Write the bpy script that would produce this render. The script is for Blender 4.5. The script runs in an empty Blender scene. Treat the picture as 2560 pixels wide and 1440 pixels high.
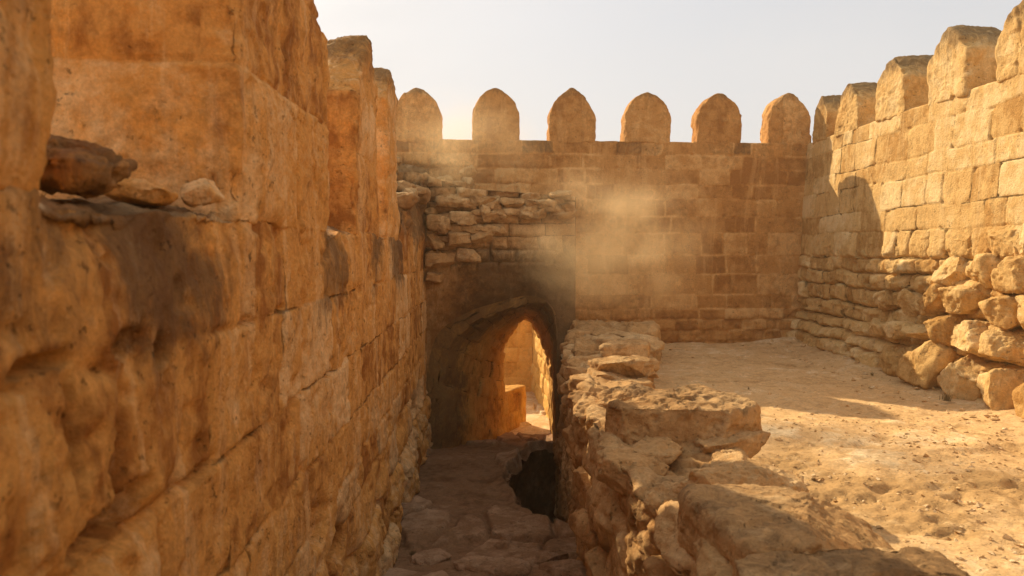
import bpy, math, random
import numpy as np
from mathutils import Vector, Matrix

# ------------------------------------------------------------------ camera
sc = bpy.context.scene
C = sc.collection
cam_d = bpy.data.cameras.new('camera')
cam = bpy.data.objects.new('camera', cam_d)
C.objects.link(cam)
cam.location = (0, 0, 1.6)
YAW, PIT = math.atan(55/1850), math.atan(95/1850)
cam.rotation_euler = (math.pi/2 - PIT, 0, -YAW)
cam_d.sensor_width = 36
cam_d.lens = 1850/2560*36
cam_d.clip_start = 0.05
cam_d.clip_end = 2000
cam_d.dof.use_dof = True
cam_d.dof.focus_distance = 9.0
cam_d.dof.aperture_fstop = 3.2
sc.camera = cam

# ------------------------------------------------------------------ world + sun
SUN_EL = math.atan2(1.0, math.hypot(.88, 1.26))
SUN_AZ = math.atan2(-.88, 1.26)              # measured from +Y towards +X
w = bpy.data.worlds.new('World')
sc.world = w
w.use_nodes = True
nt = w.node_tree
nt.nodes.clear()
out = nt.nodes.new('ShaderNodeOutputWorld')
bg = nt.nodes.new('ShaderNodeBackground')
sky = nt.nodes.new('ShaderNodeTexSky')
sky.sky_type = 'NISHITA'
sky.sun_disc = False
sky.sun_elevation = SUN_EL
sky.sun_rotation = SUN_AZ
sky.air_density = 1.0
sky.dust_density = 4.0
sky.ozone_density = 1.0
SKY = 0.098
HAZE = 0.0032
tc = nt.nodes.new('ShaderNodeTexCoord')
cn = nt.nodes.new('ShaderNodeTexNoise')
cmap = nt.nodes.new('ShaderNodeMapping')
cmap.inputs['Scale'].default_value = (1.0, 1.0, 2.6)
nt.links.new(tc.outputs['Generated'], cmap.inputs['Vector'])
nt.links.new(cmap.outputs[0], cn.inputs['Vector'])
cn.inputs['Scale'].default_value = 1.7
cn.inputs['Detail'].default_value = 6
cr = nt.nodes.new('ShaderNodeMapRange')
cr.inputs[1].default_value = .3; cr.inputs[2].default_value = .75
cr.inputs[3].default_value = .62; cr.inputs[4].default_value = .9
nt.links.new(cn.outputs['Fac'], cr.inputs[0])
mx = nt.nodes.new('ShaderNodeMix'); mx.data_type = 'RGBA'
nt.links.new(cr.outputs[0], mx.inputs['Factor'])
nt.links.new(sky.outputs[0], mx.inputs['A'])
mx.inputs['B'].default_value = (6.0, 5.95, 5.9, 1)     # thin veil of high cloud lit by the sun
nt.links.new(mx.outputs['Result'], bg.inputs['Color'])
bg.inputs['Strength'].default_value = SKY
nt.links.new(bg.outputs[0], out.inputs['Surface'])

sd = bpy.data.lights.new('sun', 'SUN')
sd.energy = 5.0
sd.angle = math.radians(0.6)
sd.color = (1.0, 0.82, 0.55)
so = bpy.data.objects.new('sun', sd)
C.objects.link(so)
so.location = (-8, 12, 12)
so.rotation_euler = Vector((.88, -1.26, -1.0)).to_track_quat('-Z', 'Y').to_euler()

sc.view_settings.view_transform = 'Standard'
sc.view_settings.look = 'None'
sc.view_settings.exposure = 0.46
sc.view_settings.gamma = 1.0
sc.render.engine = 'CYCLES'
sc.cycles.use_denoising = True
sc.cycles.max_bounces = 10
sc.cycles.diffuse_bounces = 8
sc.cycles.volume_bounces = 1
sc.cycles.volume_step_rate = 1.0
sc.cycles.volume_max_steps = 96

# ------------------------------------------------------------------ numpy noise
def _hash(ix, iy, iz, seed):
    h = (ix.astype(np.int64)*374761393 + iy.astype(np.int64)*668265263 + iz.astype(np.int64)*2147483647 + seed*974634777) & 0xffffffff
    h = ((h ^ (h >> 13))*1274126177) & 0xffffffff
    h = ((h ^ (h >> 16))*2246822519) & 0xffffffff
    return (h ^ (h >> 15)) & 0xffffffff

def rnd(ix, iy=0, iz=0, seed=0):
    z = np.zeros_like(np.asarray(ix))
    return _hash(np.asarray(ix), z+iy, z+iz, seed).astype(np.float64)/4294967295.0

def vnoise(P, seed=0):
    F = np.floor(P); f = P-F; f = f*f*f*(f*(f*6-15)+10)
    I = F.astype(np.int64); r = 0
    for dx in (0, 1):
        wx = f[..., 0] if dx else 1-f[..., 0]
        for dy in (0, 1):
            wy = f[..., 1] if dy else 1-f[..., 1]
            for dz in (0, 1):
                wz = f[..., 2] if dz else 1-f[..., 2]
                r = r + wx*wy*wz*(_hash(I[..., 0]+dx, I[..., 1]+dy, I[..., 2]+dz, seed)/4294967295.0)
    return r*2-1

def fbm(P, scale=1.0, octv=4, seed=0, gain=.5):
    r = 0; a = 1.0; t = 0; Q = np.asarray(P, float)*scale
    for o in range(octv):
        r = r + a*vnoise(Q, seed+o*17); t += a; a *= gain; Q = Q*2.03 + 11.3
    return r/t

def ridged(P, scale=1.0, octv=3, seed=0):
    r = 0; a = 1.0; t = 0; Q = np.asarray(P, float)*scale
    for o in range(octv):
        r = r + a*(1-2*np.abs(vnoise(Q, seed+o*13))); t += a; a *= .5; Q = Q*2.1 + 5.7
    return r/t

def worley(P, scale=1.0, seed=0):
    """distance to the nearest and second nearest feature point, and the cell's random number"""
    Q = np.asarray(P, float)*scale; I = np.floor(Q).astype(np.int64)
    d1 = np.full(Q.shape[:-1], 9.0); d2 = d1.copy(); cid = d1.copy()
    for dx in (-1, 0, 1):
        for dy in (-1, 0, 1):
            for dz in (-1, 0, 1):
                J = I + np.array((dx, dy, dz))
                px = J[..., 0] + rnd(J[..., 0], J[..., 1], J[..., 2], seed)
                py = J[..., 1] + rnd(J[..., 0], J[..., 1], J[..., 2], seed+1)
                pz = J[..., 2] + rnd(J[..., 0], J[..., 1], J[..., 2], seed+2)
                d = np.sqrt((Q[..., 0]-px)**2+(Q[..., 1]-py)**2+(Q[..., 2]-pz)**2)
                m = d < d1
                d2 = np.where(m, d1, np.minimum(d2, d))
                cid = np.where(m, rnd(J[..., 0], J[..., 1], J[..., 2], seed+3), cid)
                d1 = np.where(m, d, d1)
    return d1, d2, cid

def facets(P, scale, seed, tilt=.35, step=.25):
    """broken-stone relief: every cell is its own tilted plane (in units of one cell)"""
    Q = np.asarray(P, float)*scale; I = np.floor(Q).astype(np.int64)
    d1 = np.full(Q.shape[:-1], 9.0); d2 = d1.copy(); val = d1.copy(); cid = d1.copy()
    for dx in (-1, 0, 1):
        for dy in (-1, 0, 1):
            for dz in (-1, 0, 1):
                J = I + np.array((dx, dy, dz)); a, b, c = J[..., 0], J[..., 1], J[..., 2]
                o = [Q[..., i]-J[..., i]-rnd(a, b, c, seed+i) for i in range(3)]
                d = np.sqrt(o[0]**2+o[1]**2+o[2]**2)
                m = d < d1
                d2 = np.where(m, d1, np.minimum(d2, d))
                v = sum(o[i]*(rnd(a, b, c, seed+11+i)*2-1) for i in range(3))*tilt + (rnd(a, b, c, seed+20)-.5)*step
                r = rnd(a, b, c, seed+21)
                val = np.where(m, v, val); cid = np.where(m, r, cid); d1 = np.where(m, d, d1)
    return val, d2-d1, cid

def sst(x, a, b):
    t = np.clip((x-a)/(b-a), 0, 1)
    return t*t*(3-2*t)

# ------------------------------------------------------------------ masonry layout
def blocks(u, v, bounds, lmin, lmax, seed, warp=.02):
    """which block of a coursed wall a point (u, v) lies in: random number, -1..1 place in it, metres to the joint"""
    Q = np.stack([u, v, u*0+seed], -1)
    uu = u + warp*fbm(Q, 3.0, 3, seed+5); vv = v + warp*fbm(Q, 2.2, 3, seed+9)
    b = np.asarray(bounds, float); n = len(b)-1
    c = np.clip(np.searchsorted(b, vv)-1, 0, n-1)
    lv = (vv-b[c])/(b[c+1]-b[c])*2-1
    ev = np.minimum(vv-b[c], b[c+1]-vv)
    lu = np.zeros_like(u); eu = np.ones_like(u); bid = np.zeros_like(u)
    rg = np.random.RandomState(seed)
    u0, u1 = u.min()-lmax*2, u.max()+lmax*2
    for k in range(n):
        hgt = b[k+1]-b[k]
        xs = [u0 + rg.rand()*lmax]
        while xs[-1] < u1:
            xs.append(xs[-1] + (lmin + (lmax-lmin)*rg.rand()**1.3))
        xs = np.array(xs); m = c == k
        if not m.any(): continue
        q = uu[m] + .25*hgt*.3*(lv[m])*(rg.rand()-.5)
        j = np.clip(np.searchsorted(xs, q)-1, 0, len(xs)-2)
        lu[m] = (q-xs[j])/(xs[j+1]-xs[j])*2-1
        eu[m] = np.minimum(q-xs[j], xs[j+1]-q)
        bid[m] = rnd(j, k, 0, seed)
    return bid, lu, lv, eu, ev

def masonry(u, v, bounds, lmin, lmax, seed, rough, warp=.02, off=.012, bulge=.1, joint=.018, jw=.014):
    """relief in metres of a stone wall: ROUGH 0 is dressed ashlar, 1 is bulging rubble"""
    bid, lu, lv, eu, ev = blocks(u, v, bounds, lmin, lmax, seed, warp)
    e = np.minimum(eu, ev)
    P = np.stack([u, v, bid*37.0], -1)
    h = (bid-.5)*2*off*(1+3.0*rough)
    opened = sst(fbm(np.stack([u, v, u*0], -1), 1.6, 3, seed+40), -.05, .5)*(1-rough)*1.0+.12+.9*rough
    h = h - joint*opened*(1+1.2*rough)*np.exp(-(e/(jw*(1+.9*rough)))**2)
    dome = np.sqrt(np.clip(1-np.abs(lu)**3.2, 0, 1)*np.clip(1-np.abs(lv)**3.2, 0, 1))
    h = h + rough*bulge*(dome-.55)*(.55+.9*bid)
    W = np.stack([u, v, bid*3.0], -1)
    chip = np.exp(-((np.abs(lu)-1)**2+(np.abs(lv)-1)**2)/.05)*(rnd((bid*1e6).astype(np.int64), (lu > 0).astype(np.int64), (lv > 0).astype(np.int64), seed) > .7)
    h = h - .030*chip
    h = h + fbm(P, 2.5, 4, seed+1)*(.008+.030*rough)
    h = h + ridged(W, 7, 4, seed+3)*(.0035+.012*rough)
    fv, fd, cc = facets(W, 4.2, seed+8)
    h = h + (rough*.16+.004)*fv
    fv, fd, cc = facets(W, 12, seed+9)
    h = h + (rough*.045+.002)*fv
    h = h - (.3+.7*rough)*.012*sst(fbm(W, 14, 3, seed+6), .15, .55)
    return h, bid, e

# ------------------------------------------------------------------ mesh builders
def make_mesh(name, V, quads, mat, attrs=None, parent=None, tris=None, smooth=True):
    me = bpy.data.meshes.new(name)
    nv = len(V)
    me.vertices.add(nv)
    me.vertices.foreach_set('co', np.asarray(V, np.float32).ravel())
    polys = []
    nq = 0 if quads is None else len(quads); ntr = 0 if tris is None else len(tris)
    me.loops.add(nq*4+ntr*3)
    li = []
    if nq: li.append(np.asarray(quads, np.int32).ravel())
    if ntr: li.append(np.asarray(tris, np.int32).ravel())
    me.loops.foreach_set('vertex_index', np.concatenate(li))
    me.polygons.add(nq+ntr)
    st = np.concatenate([np.arange(nq)*4, nq*4+np.arange(ntr)*3]).astype(np.int32)
    me.polygons.foreach_set('loop_start', st)
    me.polygons.foreach_set('use_smooth', np.full(nq+ntr, smooth))
    me.update(calc_edges=True)
    for k, a in (attrs or {}).items():
        at = me.attributes.new(k, 'FLOAT', 'POINT')
        at.data.foreach_set('value', np.asarray(a, np.float32).ravel())
    me.materials.append(mat)
    me.validate()
    o = bpy.data.objects.new(name, me)
    C.objects.link(o)
    if parent: o.parent = parent
    return o

def grid_quads(nu, nv, closed=False, base=0, flip=False):
    iu = np.arange(nu if closed else nu-1); iv = np.arange(nv-1)
    A, B = np.meshgrid(iu, iv, indexing='ij')
    A2 = (A+1) % nu
    q = np.stack([A*nv+B, A2*nv+B, A2*nv+B+1, A*nv+B+1], -1).reshape(-1, 4)+base
    return q[:, ::-1] if flip else q

def grid_normals(P, closed=False):
    if closed:
        du = np.roll(P, -1, 0)-np.roll(P, 1, 0)
    else:
        du = np.gradient(P, axis=0)
    dv = np.gradient(P, axis=1)
    N = np.cross(du, dv)
    return N/np.maximum(np.linalg.norm(N, axis=-1, keepdims=True), 1e-9)

class Acc:
    """collects grids into one mesh"""
    def __init__(s): s.V = []; s.Q = []; s.A = {}; s.n = 0
    def add(s, P, closed=False, flip=False, mask=None, **attrs):
        nu, nv = P.shape[:2]
        q = grid_quads(nu, nv, closed, s.n, flip)
        if mask is not None: q = q[mask.reshape(-1)]
        s.V.append(P.reshape(-1, 3)); s.Q.append(q)
        for k, dv in (('tint', .5), ('grime', 0.0), ('crack', .2)):  # grime: lichen and dirt, and in places painted shade
            a = attrs.get(k, dv)
            s.A.setdefault(k, []).append(np.broadcast_to(a, (nu, nv)).reshape(-1))
        s.n += nu*nv
    def build(s, name, mat, parent=None):
        return make_mesh(name, np.concatenate(s.V), np.concatenate(s.Q), mat,
                         {k: np.concatenate(v) for k, v in s.A.items()}, parent)

def resample(pts, step):
    pts = np.asarray(pts, float); d = np.r_[0, np.cumsum(np.linalg.norm(np.diff(pts, axis=0), axis=1))]
    n = max(2, int(d[-1]/step)+1); t = np.linspace(0, d[-1], n)
    return np.stack([np.interp(t, d, pts[:, k]) for k in range(pts.shape[1])], -1), t

def round_poly(pts, r=.05, n=4, closed=False):
    pts = [np.asarray(p, float) for p in pts]; o = []; N = len(pts)
    for i, p in enumerate(pts):
        if not closed and i in (0, N-1): o.append(p); continue
        a = pts[i-1]; b = pts[(i+1) % N]
        da = a-p; db = b-p; la = np.linalg.norm(da); lb = np.linalg.norm(db)
        q = min(r, la*.45, lb*.45); A = p+da/la*q; B = p+db/lb*q
        for k in range(n+1):
            t = k/n; o.append((1-t)**2*A+2*t*(1-t)*p+t*t*B)
    return np.array(o)

def empty(name, label, cat, loc, group=None):
    o = bpy.data.objects.new(name, None); C.objects.link(o)
    o.location = loc; o['label'] = label; o['category'] = cat
    if group: o['group'] = group
    o.empty_display_size = .3
    return o

def own(root, ch):
    ch.parent = root
    ch.matrix_parent_inverse = Matrix.Translation(-Vector(root.location))
    return ch

def tag(o, label=None, cat=None, group=None, kind=None):
    if label: o['label'] = label
    if cat: o['category'] = cat
    if group: o['group'] = group
    if kind: o['kind'] = kind
    return o

# ------------------------------------------------------------------ materials
def ramp(nt, fac, stops):
    r = nt.nodes.new('ShaderNodeValToRGB')
    el = r.color_ramp.elements
    el[0].position, el[0].color = stops[0][0], (*stops[0][1], 1)
    el[1].position, el[1].color = stops[-1][0], (*stops[-1][1], 1)
    for p, c in stops[1:-1]:
        e = el.new(p); e.color = (*c, 1)
    nt.links.new(fac, r.inputs[0])
    return r.outputs[0]

def stone(name, dark, mid, pale, grime_shade_col=(.12, .070, .034), streak=.5, bump=1.0, grain=1.0, pale_amt=.5, grime_shade_base=0.0):
    m = bpy.data.materials.new(name); m.use_nodes = True
    nt = m.node_tree; nd = nt.nodes; L = nt.links
    b = nd['Principled BSDF']
    b.inputs['Roughness'].default_value = .95
    b.inputs['Specular IOR Level'].default_value = .12
    g = nd.new('ShaderNodeNewGeometry')
    def mapping(sx, sy, sz):
        mp = nd.new('ShaderNodeMapping'); mp.inputs['Scale'].default_value = (sx, sy, sz)
        L.new(g.outputs['Position'], mp.inputs['Vector']); return mp.outputs[0]
    def noise(vec, s, d=6, r=.6, dist=0.0):
        n = nd.new('ShaderNodeTexNoise'); n.inputs['Scale'].default_value = s; n.inputs['Detail'].default_value = d
        n.inputs['Roughness'].default_value = r; n.inputs['Distortion'].default_value = dist
        L.new(vec, n.inputs['Vector']); return n.outputs['Fac']
    def math_(op, a, b_, c=None):
        n = nd.new('ShaderNodeMath'); n.operation = op
        for i, x in enumerate((a, b_, c)):
            if x is None: continue
            if isinstance(x, (int, float)): n.inputs[i].default_value = x
            else: L.new(x, n.inputs[i])
        return n.outputs[0]
    def mrange(x, a, b_, c=0.0, d=1.0):
        n = nd.new('ShaderNodeMapRange'); n.interpolation_type = 'SMOOTHSTEP'
        L.new(x, n.inputs[0])
        for i, vv in enumerate((a, b_, c, d)): n.inputs[i+1].default_value = vv
        return n.outputs[0]
    def mix(fac, A, B, mode='MIX'):
        n = nd.new('ShaderNodeMix'); n.data_type = 'RGBA'; n.blend_type = mode
        if isinstance(fac, float): n.inputs['Factor'].default_value = fac
        else: L.new(fac, n.inputs['Factor'])
        for k, x in (('A', A), ('B', B)):
            if isinstance(x, tuple): n.inputs[k].default_value = (*x, 1)
            else: L.new(x, n.inputs[k])
        return n.outputs['Result']
    at = nd.new('ShaderNodeAttribute'); at.attribute_name = 'tint'
    ag = nd.new('ShaderNodeAttribute'); ag.attribute_name = 'grime'  # lichen and dirt, and painted shade
    p0 = g.outputs['Position']
    ps = mapping(1.0, 1.0, .16)
    big = noise(p0, 1.3, 8, .62, .4)
    med = noise(p0, 6.5, 8, .65, .3)
    st = noise(ps, 9.0, 8, .62, .2)
    fine = noise(p0, 60*grain, 6, .7)
    s = math_('ADD', math_('MULTIPLY', big, .50), math_('MULTIPLY', med, .50))
    s = math_('ADD', s, math_('MULTIPLY', math_('SUBTRACT', st, .5), streak*.6))
    s = math_('ADD', s, math_('MULTIPLY', math_('SUBTRACT', at.outputs['Fac'], .5), .30))
    
    col = ramp(nt, s, [(.36, dark), (.475, mid), (.53, mid), (.66, pale)])
    # lime wash / mortar smears: pale patches with crisp ragged rims
    pm = mrange(noise(ps, 3.2, 10, .70, .7), .52, .62)
    col = mix(math_('MULTIPLY', pm, pale_amt), col, pale)
    # lichen and dirt, and shade painted in as colour, where the grime attribute sets it
    gm = math_('ADD', math_('MULTIPLY', ag.outputs['Fac'], .95), grime_shade_base)
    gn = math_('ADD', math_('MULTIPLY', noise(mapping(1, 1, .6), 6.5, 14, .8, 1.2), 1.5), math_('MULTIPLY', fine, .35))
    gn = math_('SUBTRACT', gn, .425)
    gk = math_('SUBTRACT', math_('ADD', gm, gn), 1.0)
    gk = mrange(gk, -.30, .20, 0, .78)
    col = mix(gk, col, grime_shade_col)
    where = mrange(noise(p0, 2.3, 4), .40, .62)
    sp = mrange(noise(mapping(1, 1, .8), 15*grain, 9, .72, .3), .36, .64, .80, 1.14)
    spk = nd.new('ShaderNodeMix'); spk.data_type = 'FLOAT'; L.new(where, spk.inputs[0]); spk.inputs[2].default_value = 1.0; L.new(sp, spk.inputs[3])
    sp = spk.outputs[0]
    fv = math_('MULTIPLY', mrange(fine, .25, .75, .84, 1.16), sp)
    ac = nd.new('ShaderNodeAttribute'); ac.attribute_name = 'crack'
    cw = math_('ADD', ac.outputs['Fac'], math_('MULTIPLY', math_('SUBTRACT', noise(p0, 22, 5), .5), .022))
    crk = mrange(cw, .002, .011, 1.0, 0.0)
    fv = math_('MULTIPLY', fv, math_('SUBTRACT', 1.0, math_('MULTIPLY', crk, .62)))
    hole = math_('MULTIPLY', mrange(noise(p0, 33*grain, 5, .6), .60, .68), mrange(noise(p0, 4.2, 3), .42, .58))
    fv = math_('MULTIPLY', fv, math_('SUBTRACT', 1.0, math_('MULTIPLY', hole, .45)))
    hv = nd.new('ShaderNodeHueSaturation'); L.new(col, hv.inputs['Color']); L.new(fv, hv.inputs['Value'])
    L.new(hv.outputs[0], b.inputs['Base Color'])
    vo = nd.new('ShaderNodeTexVoronoi'); vo.inputs['Scale'].default_value = 42*grain
    L.new(p0, vo.inputs['Vector'])
    pits = mrange(vo.outputs['Distance'], 0, .45, 0, 1)
    pk = mrange(noise(p0, 5, 4), .42, .6)
    pit2 = math_('MULTIPLY', math_('SUBTRACT', pits, 1.0), pk)
    hh = math_('ADD', math_('MULTIPLY', noise(p0, 28*grain, 10, .72), 1.0), math_('MULTIPLY', pit2, .35))
    hh = math_('ADD', hh, math_('MULTIPLY', noise(p0, 130*grain, 4, .7), .3))
    hh = math_('SUBTRACT', hh, math_('ADD', math_('MULTIPLY', hole, .5), math_('MULTIPLY', crk, .8)))
    hh = math_('ADD', hh, math_('MULTIPLY', noise(mapping(1, 1, .3), 34, 4, .6), .45*streak))
    bp = nd.new('ShaderNodeBump'); bp.inputs['Strength'].default_value = .9
    bp.inputs['Distance'].default_value = .016*bump
    L.new(hh, bp.inputs['Height']); L.new(bp.outputs[0], b.inputs['Normal'])
    return m

M_LEFT = stone('weathered_ochre_stone', (.36, .14, .03), (.67, .325, .085), (.80, .50, .23), streak=.45, pale_amt=.5, bump=1.15)
M_WALL = stone('sun_bleached_stone', (.44, .235, .07), (.62, .385, .145), (.74, .53, .26), streak=.45, pale_amt=.3, bump=1.1)
M_BACK = stone('brown_ashlar_stone', (.36, .155, .04), (.52, .26, .08), (.68, .40, .16), streak=.2, pale_amt=.4)
M_RUB = stone('rubble_stone', (.33, .165, .055), (.49, .285, .115), (.64, .43, .21), streak=.1, pale_amt=.35)
M_VAULT = stone('vault_plaster', (.34, .145, .025), (.58, .30, .07), (.70, .42, .13), streak=.2, pale_amt=.2, grime_shade_base=.0)
M_DARK = stone('dark_masonry', (.15, .06, .012), (.27, .12, .032), (.44, .24, .10), streak=.15, pale_amt=.2, grime_shade_base=.0)
M_GOLD = stone('golden_plaster', (.56, .29, .06), (.72, .42, .11), (.80, .54, .20), streak=.2, pale_amt=.3)
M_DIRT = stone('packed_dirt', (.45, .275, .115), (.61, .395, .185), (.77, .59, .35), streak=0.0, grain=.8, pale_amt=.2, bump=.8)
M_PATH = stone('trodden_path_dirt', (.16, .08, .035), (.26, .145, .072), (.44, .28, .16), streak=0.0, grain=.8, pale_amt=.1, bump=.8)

# ------------------------------------------------------------------ heights of the ground
def path_z(x, y):
    z = -1.30 + .11*sst(-y, -7.1, -6.1) - .40*sst(y, 10.2, 13.0)
    return z

# ------------------------------------------------------------------ shape builders
def merlon(name, L, T, sh, pk, org, ldir, tdir, mat, seed, step=.018, curve=0.0, pkpos=.5, shb=None, rough=.25, courses=None, bw=(.35, .6), grime=.35, top=.10, amp=1.0, parent=None, z0=-.03):
    """a pointed battlement: profile in (l, z) from z0, far shoulder SHB, extruded T along tdir"""
    shb = sh if shb is None else shb
    pl = []
    pl += [(0, z0), (0, sh)]
    for k in range(1, 8):
        t = k/8; a = np.array((0, sh)); b = np.array((L*pkpos, pk)); q = a+(b-a)*t
        q = q + curve*math.sin(math.pi*t)*np.array((-(pk-sh), L*pkpos))/math.hypot(pk-sh, L*pkpos)
        pl.append(tuple(q))
    pl.append((L*pkpos, pk))
    for k in range(1, 8):
        t = k/8; a = np.array((L*pkpos, pk)); b = np.array((L, shb)); q = a+(b-a)*t
        q = q + curve*math.sin(math.pi*t)*np.array(((pk-shb), L*(1-pkpos)))/math.hypot(pk-shb, L*(1-pkpos))
        pl.append(tuple(q))
    pl += [(L, shb), (L, z0)]
    pl = round_poly(pl, r=min(.05, L*.1), n=3)
    B, _ = resample(np.vstack([pl, pl[:1]]), step); B = B[:-1]
    c = np.array((L*.5, sh*.55))
    nr = max(6, int(L*.5/step)); ntk = max(5, int(T/step))
    rings = []
    r = .022
    for k in range(nr): rings.append((max(.001, (k/nr)), 0.0))
    rings += [(1-r*.6/(L*.5), .0), (1-.2*r/(L*.5), r*.3)]
    for k in range(ntk+1): rings.append((1.0, r+(T-2*r)*k/ntk))
    rings += [(1-.2*r/(L*.5), T-r*.3), (1-r*.6/(L*.5), T)]
    for k in range(nr-1, -1, -1): rings.append((max(.001, (k/nr)), T))
    R = np.array(rings)
    lz = c[None, None]+(B[:, None]-c)*R[None, :, :1]
    l = lz[..., 0]; z = lz[..., 1]; t = np.broadcast_to(R[None, :, 1], l.shape)
    o = np.array(org, float); ld = np.array(ldir, float); td = np.array(tdir, float)
    P = o + l[..., None]*ld + t[..., None]*td + z[..., None]*np.array((0, 0, 1.0))
    N = grid_normals(P, True)
    cen = o+ld*L*.5+td*T*.5+np.array((0, 0, sh*.55))
    mid = P.shape[1]//2
    sgn = np.sign(np.mean(np.sum(N[:, mid]*(P[:, mid]-cen), -1)))
    N = N*sgn
    inner = np.minimum(R[:, 0], 1)[None, :]
    N[:, :2] = -td; N[:, -2:] = td
    hu = l+t*1.0
    cs = courses if courses is not None else [z0-.2, sh*.55, sh*1.05, pk+.3]
    h, bid, e = masonry(hu+seed*.7, z, cs, bw[0], bw[1], seed, np.full(l.shape, rough*.4), warp=.03, off=.006, joint=.012, jw=.009)
    h = h*.8 + amp*(fbm(P, 3.2, 4, seed+2)*.028*(.6+rough) + ridged(P, 9, 3, seed+4)*.009*(.5+rough*2))
    # knocked off arrises
    edge = np.exp(-((R[None, :, 0]-1)/.06)**2)*np.exp(-(np.minimum(t, T-t)/.05)**2)
    h = h - edge*.05*sst(fbm(P, 5, 3, seed+7), -.1, .5)*amp
    P = P + N*h[..., None]
    g = grime*sst(z, pk-.55*(pk-sh)-top, pk)*1.1 + .25*grime
    acc = Acc(); acc.add(P, closed=True, flip=bool(sgn < 0), tint=bid*.6+.2, grime=g)
    ob = acc.build(name, mat)
    if parent: own(parent, ob)
    return ob

def rock(name, loc, size, seed, mat, rot=(0, 0, 0), blocky=3.0, cuts=7, sub=48, amp=1.0, tint=None, grime=0.2, grime_top=0.0, flat_top=None, pits=1.0):
    """one broken stone: rounded box, cut by random planes, chipped and pitted"""
    rg = np.random.RandomState(seed)
    Ps = []; n = sub
    th = np.linspace(0, math.pi, n+1); ph = np.linspace(0, 2*math.pi, 2*n, endpoint=False)
    PH, TH = np.meshgrid(ph, th, indexing='ij')
    D = np.stack([np.sin(TH)*np.cos(PH), np.sin(TH)*np.sin(PH), np.cos(TH)], -1)
    k = blocky
    r = (np.abs(D[..., 0])**k+np.abs(D[..., 1])**k+np.abs(D[..., 2])**k)**(-1/k)
    P = D*r[..., None]
    for i in range(cuts):
        nn = rg.normal(size=3); nn /= np.linalg.norm(nn)
        d = .66+.36*rg.rand()
        e = P@nn-d
        P = P-np.clip(e, 0, None)[..., None]*nn*.97
    if flat_top is not None:
        P[..., 2] = np.where(P[..., 2] > flat_top, flat_top+(P[..., 2]-flat_top)*.15, P[..., 2])
    S = np.array(size, float)/2
    P = P*S
    s = float(np.mean(S)); off = rg.rand(3)*50
    # ragged noise, in metres
    W = P+off
    Nn = grid_normals(P, True)
    sg = np.sign(np.mean(np.sum(Nn[:, n//2]*P[:, n//2], -1)))
    N = Nn*sg; N[:, 0] = (0, 0, 1); N[:, -1] = (0, 0, -1)
    h = fbm(W, 1.1/s, 4, seed)*s*.10 + ridged(W, 2.6/s, 4, seed+2)*s*.035
    Wr = W+.12*s*np.stack([fbm(W, 2/s, 3, seed+31), fbm(W, 2/s, 3, seed+32), fbm(W, 2/s, 3, seed+33)], -1)
    fv, fd, cc = facets(Wr, 1.5/s, seed+5)
    h = h+fv*s*.20
    fv, fd, cc = facets(Wr, 4.5/s, seed+6)
    h = h+fv*s*.07
    h = h-pits*.02*min(1, s/.15)*sst(fbm(W, 16, 3, seed+4), .12, .5)
    h = h+fbm(W, 30, 3, seed+8)*.004
    P = P+N*(h*amp)[..., None]
    Rm = np.array(Matrix.Rotation(rot[2], 3, 'Z') @ Matrix.Rotation(rot[1], 3, 'Y') @ Matrix.Rotation(rot[0], 3, 'X'))
    P = P@Rm.T
    P[:, 0] = P[:, 0].mean(0); P[:, -1] = P[:, -1].mean(0)
    up = sst(P[..., 2]/max(1e-6, P[..., 2].max()), .2, 1)
    acc = Acc(); acc.add(P, closed=True, flip=bool(sg < 0), tint=(rg.rand()*.8+.1 if tint is None else tint), grime=grime+grime_top*up)
    o = acc.build(name, mat)
    o.location = loc
    return o

# ================================================================== GROUND
ys = np.r_[np.linspace(-400, -12, 30), np.linspace(-11, 40, 90), np.linspace(42, 900, 40)]
xs = np.r_[np.linspace(-500, -12, 30), np.linspace(-11, 12, 50), np.linspace(13, 500, 30)]
X, Y = np.meshgrid(xs, ys, indexing='ij')
Z = -3.0 + .25*fbm(np.stack([X, Y, X*0], -1), .15, 3, 3)
a = Acc(); a.add(np.stack([X, Y, Z], -1), tint=.5, grime=0)
tag(a.build('ground', M_DIRT), kind='structure')

# courtyard floor
def courtyard_z(x, y):
    Q = np.stack([x, y, x*0], -1)
    z = .05*fbm(Q, .8, 4, 5)+.018*fbm(Q, 5, 4, 6)
    z = z + .10*sst(x, 4.3, 5.3)*1.0 + .05*sst(y, 11.0, 12.3) + .10*sst(-x, -2.2, -1.4)
    # flat plates of bedrock that break the surface
    d1, d2, cc = worley(np.stack([x, y, x*0+.5], -1), 1.25, 77)
    pl = sst(cc, .72, .80)*sst(d2-d1, .05, .22)
    z = z + .022*pl
    z = z + .006*ridged(Q, 14, 3, 8)
    # trampled, broken soil in the middle
    br = sst(fbm(Q, .9, 3, 19), .05, .4)*sst(-y, -6.6, -5.2)
    z = z - .035*br*sst(fbm(Q, 5, 4, 15), .0, .40) + .022*br*fbm(Q, 14, 4, 16)
    return z, pl, br
xs = np.arange(1.0, 5.7, .02); ys = np.r_[np.arange(-3.5, 2.4, .08), np.arange(2.4, 12.6, .02)]
X, Y = np.meshgrid(xs, ys, indexing='ij')
Z, pl, br = courtyard_z(X, Y)
a = Acc(); a.add(np.stack([X, Y, Z], -1), tint=.45+.28*pl-.60*br, grime=.12*br)
tag(a.build('courtyard_ground', M_DIRT), kind='structure')

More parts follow.
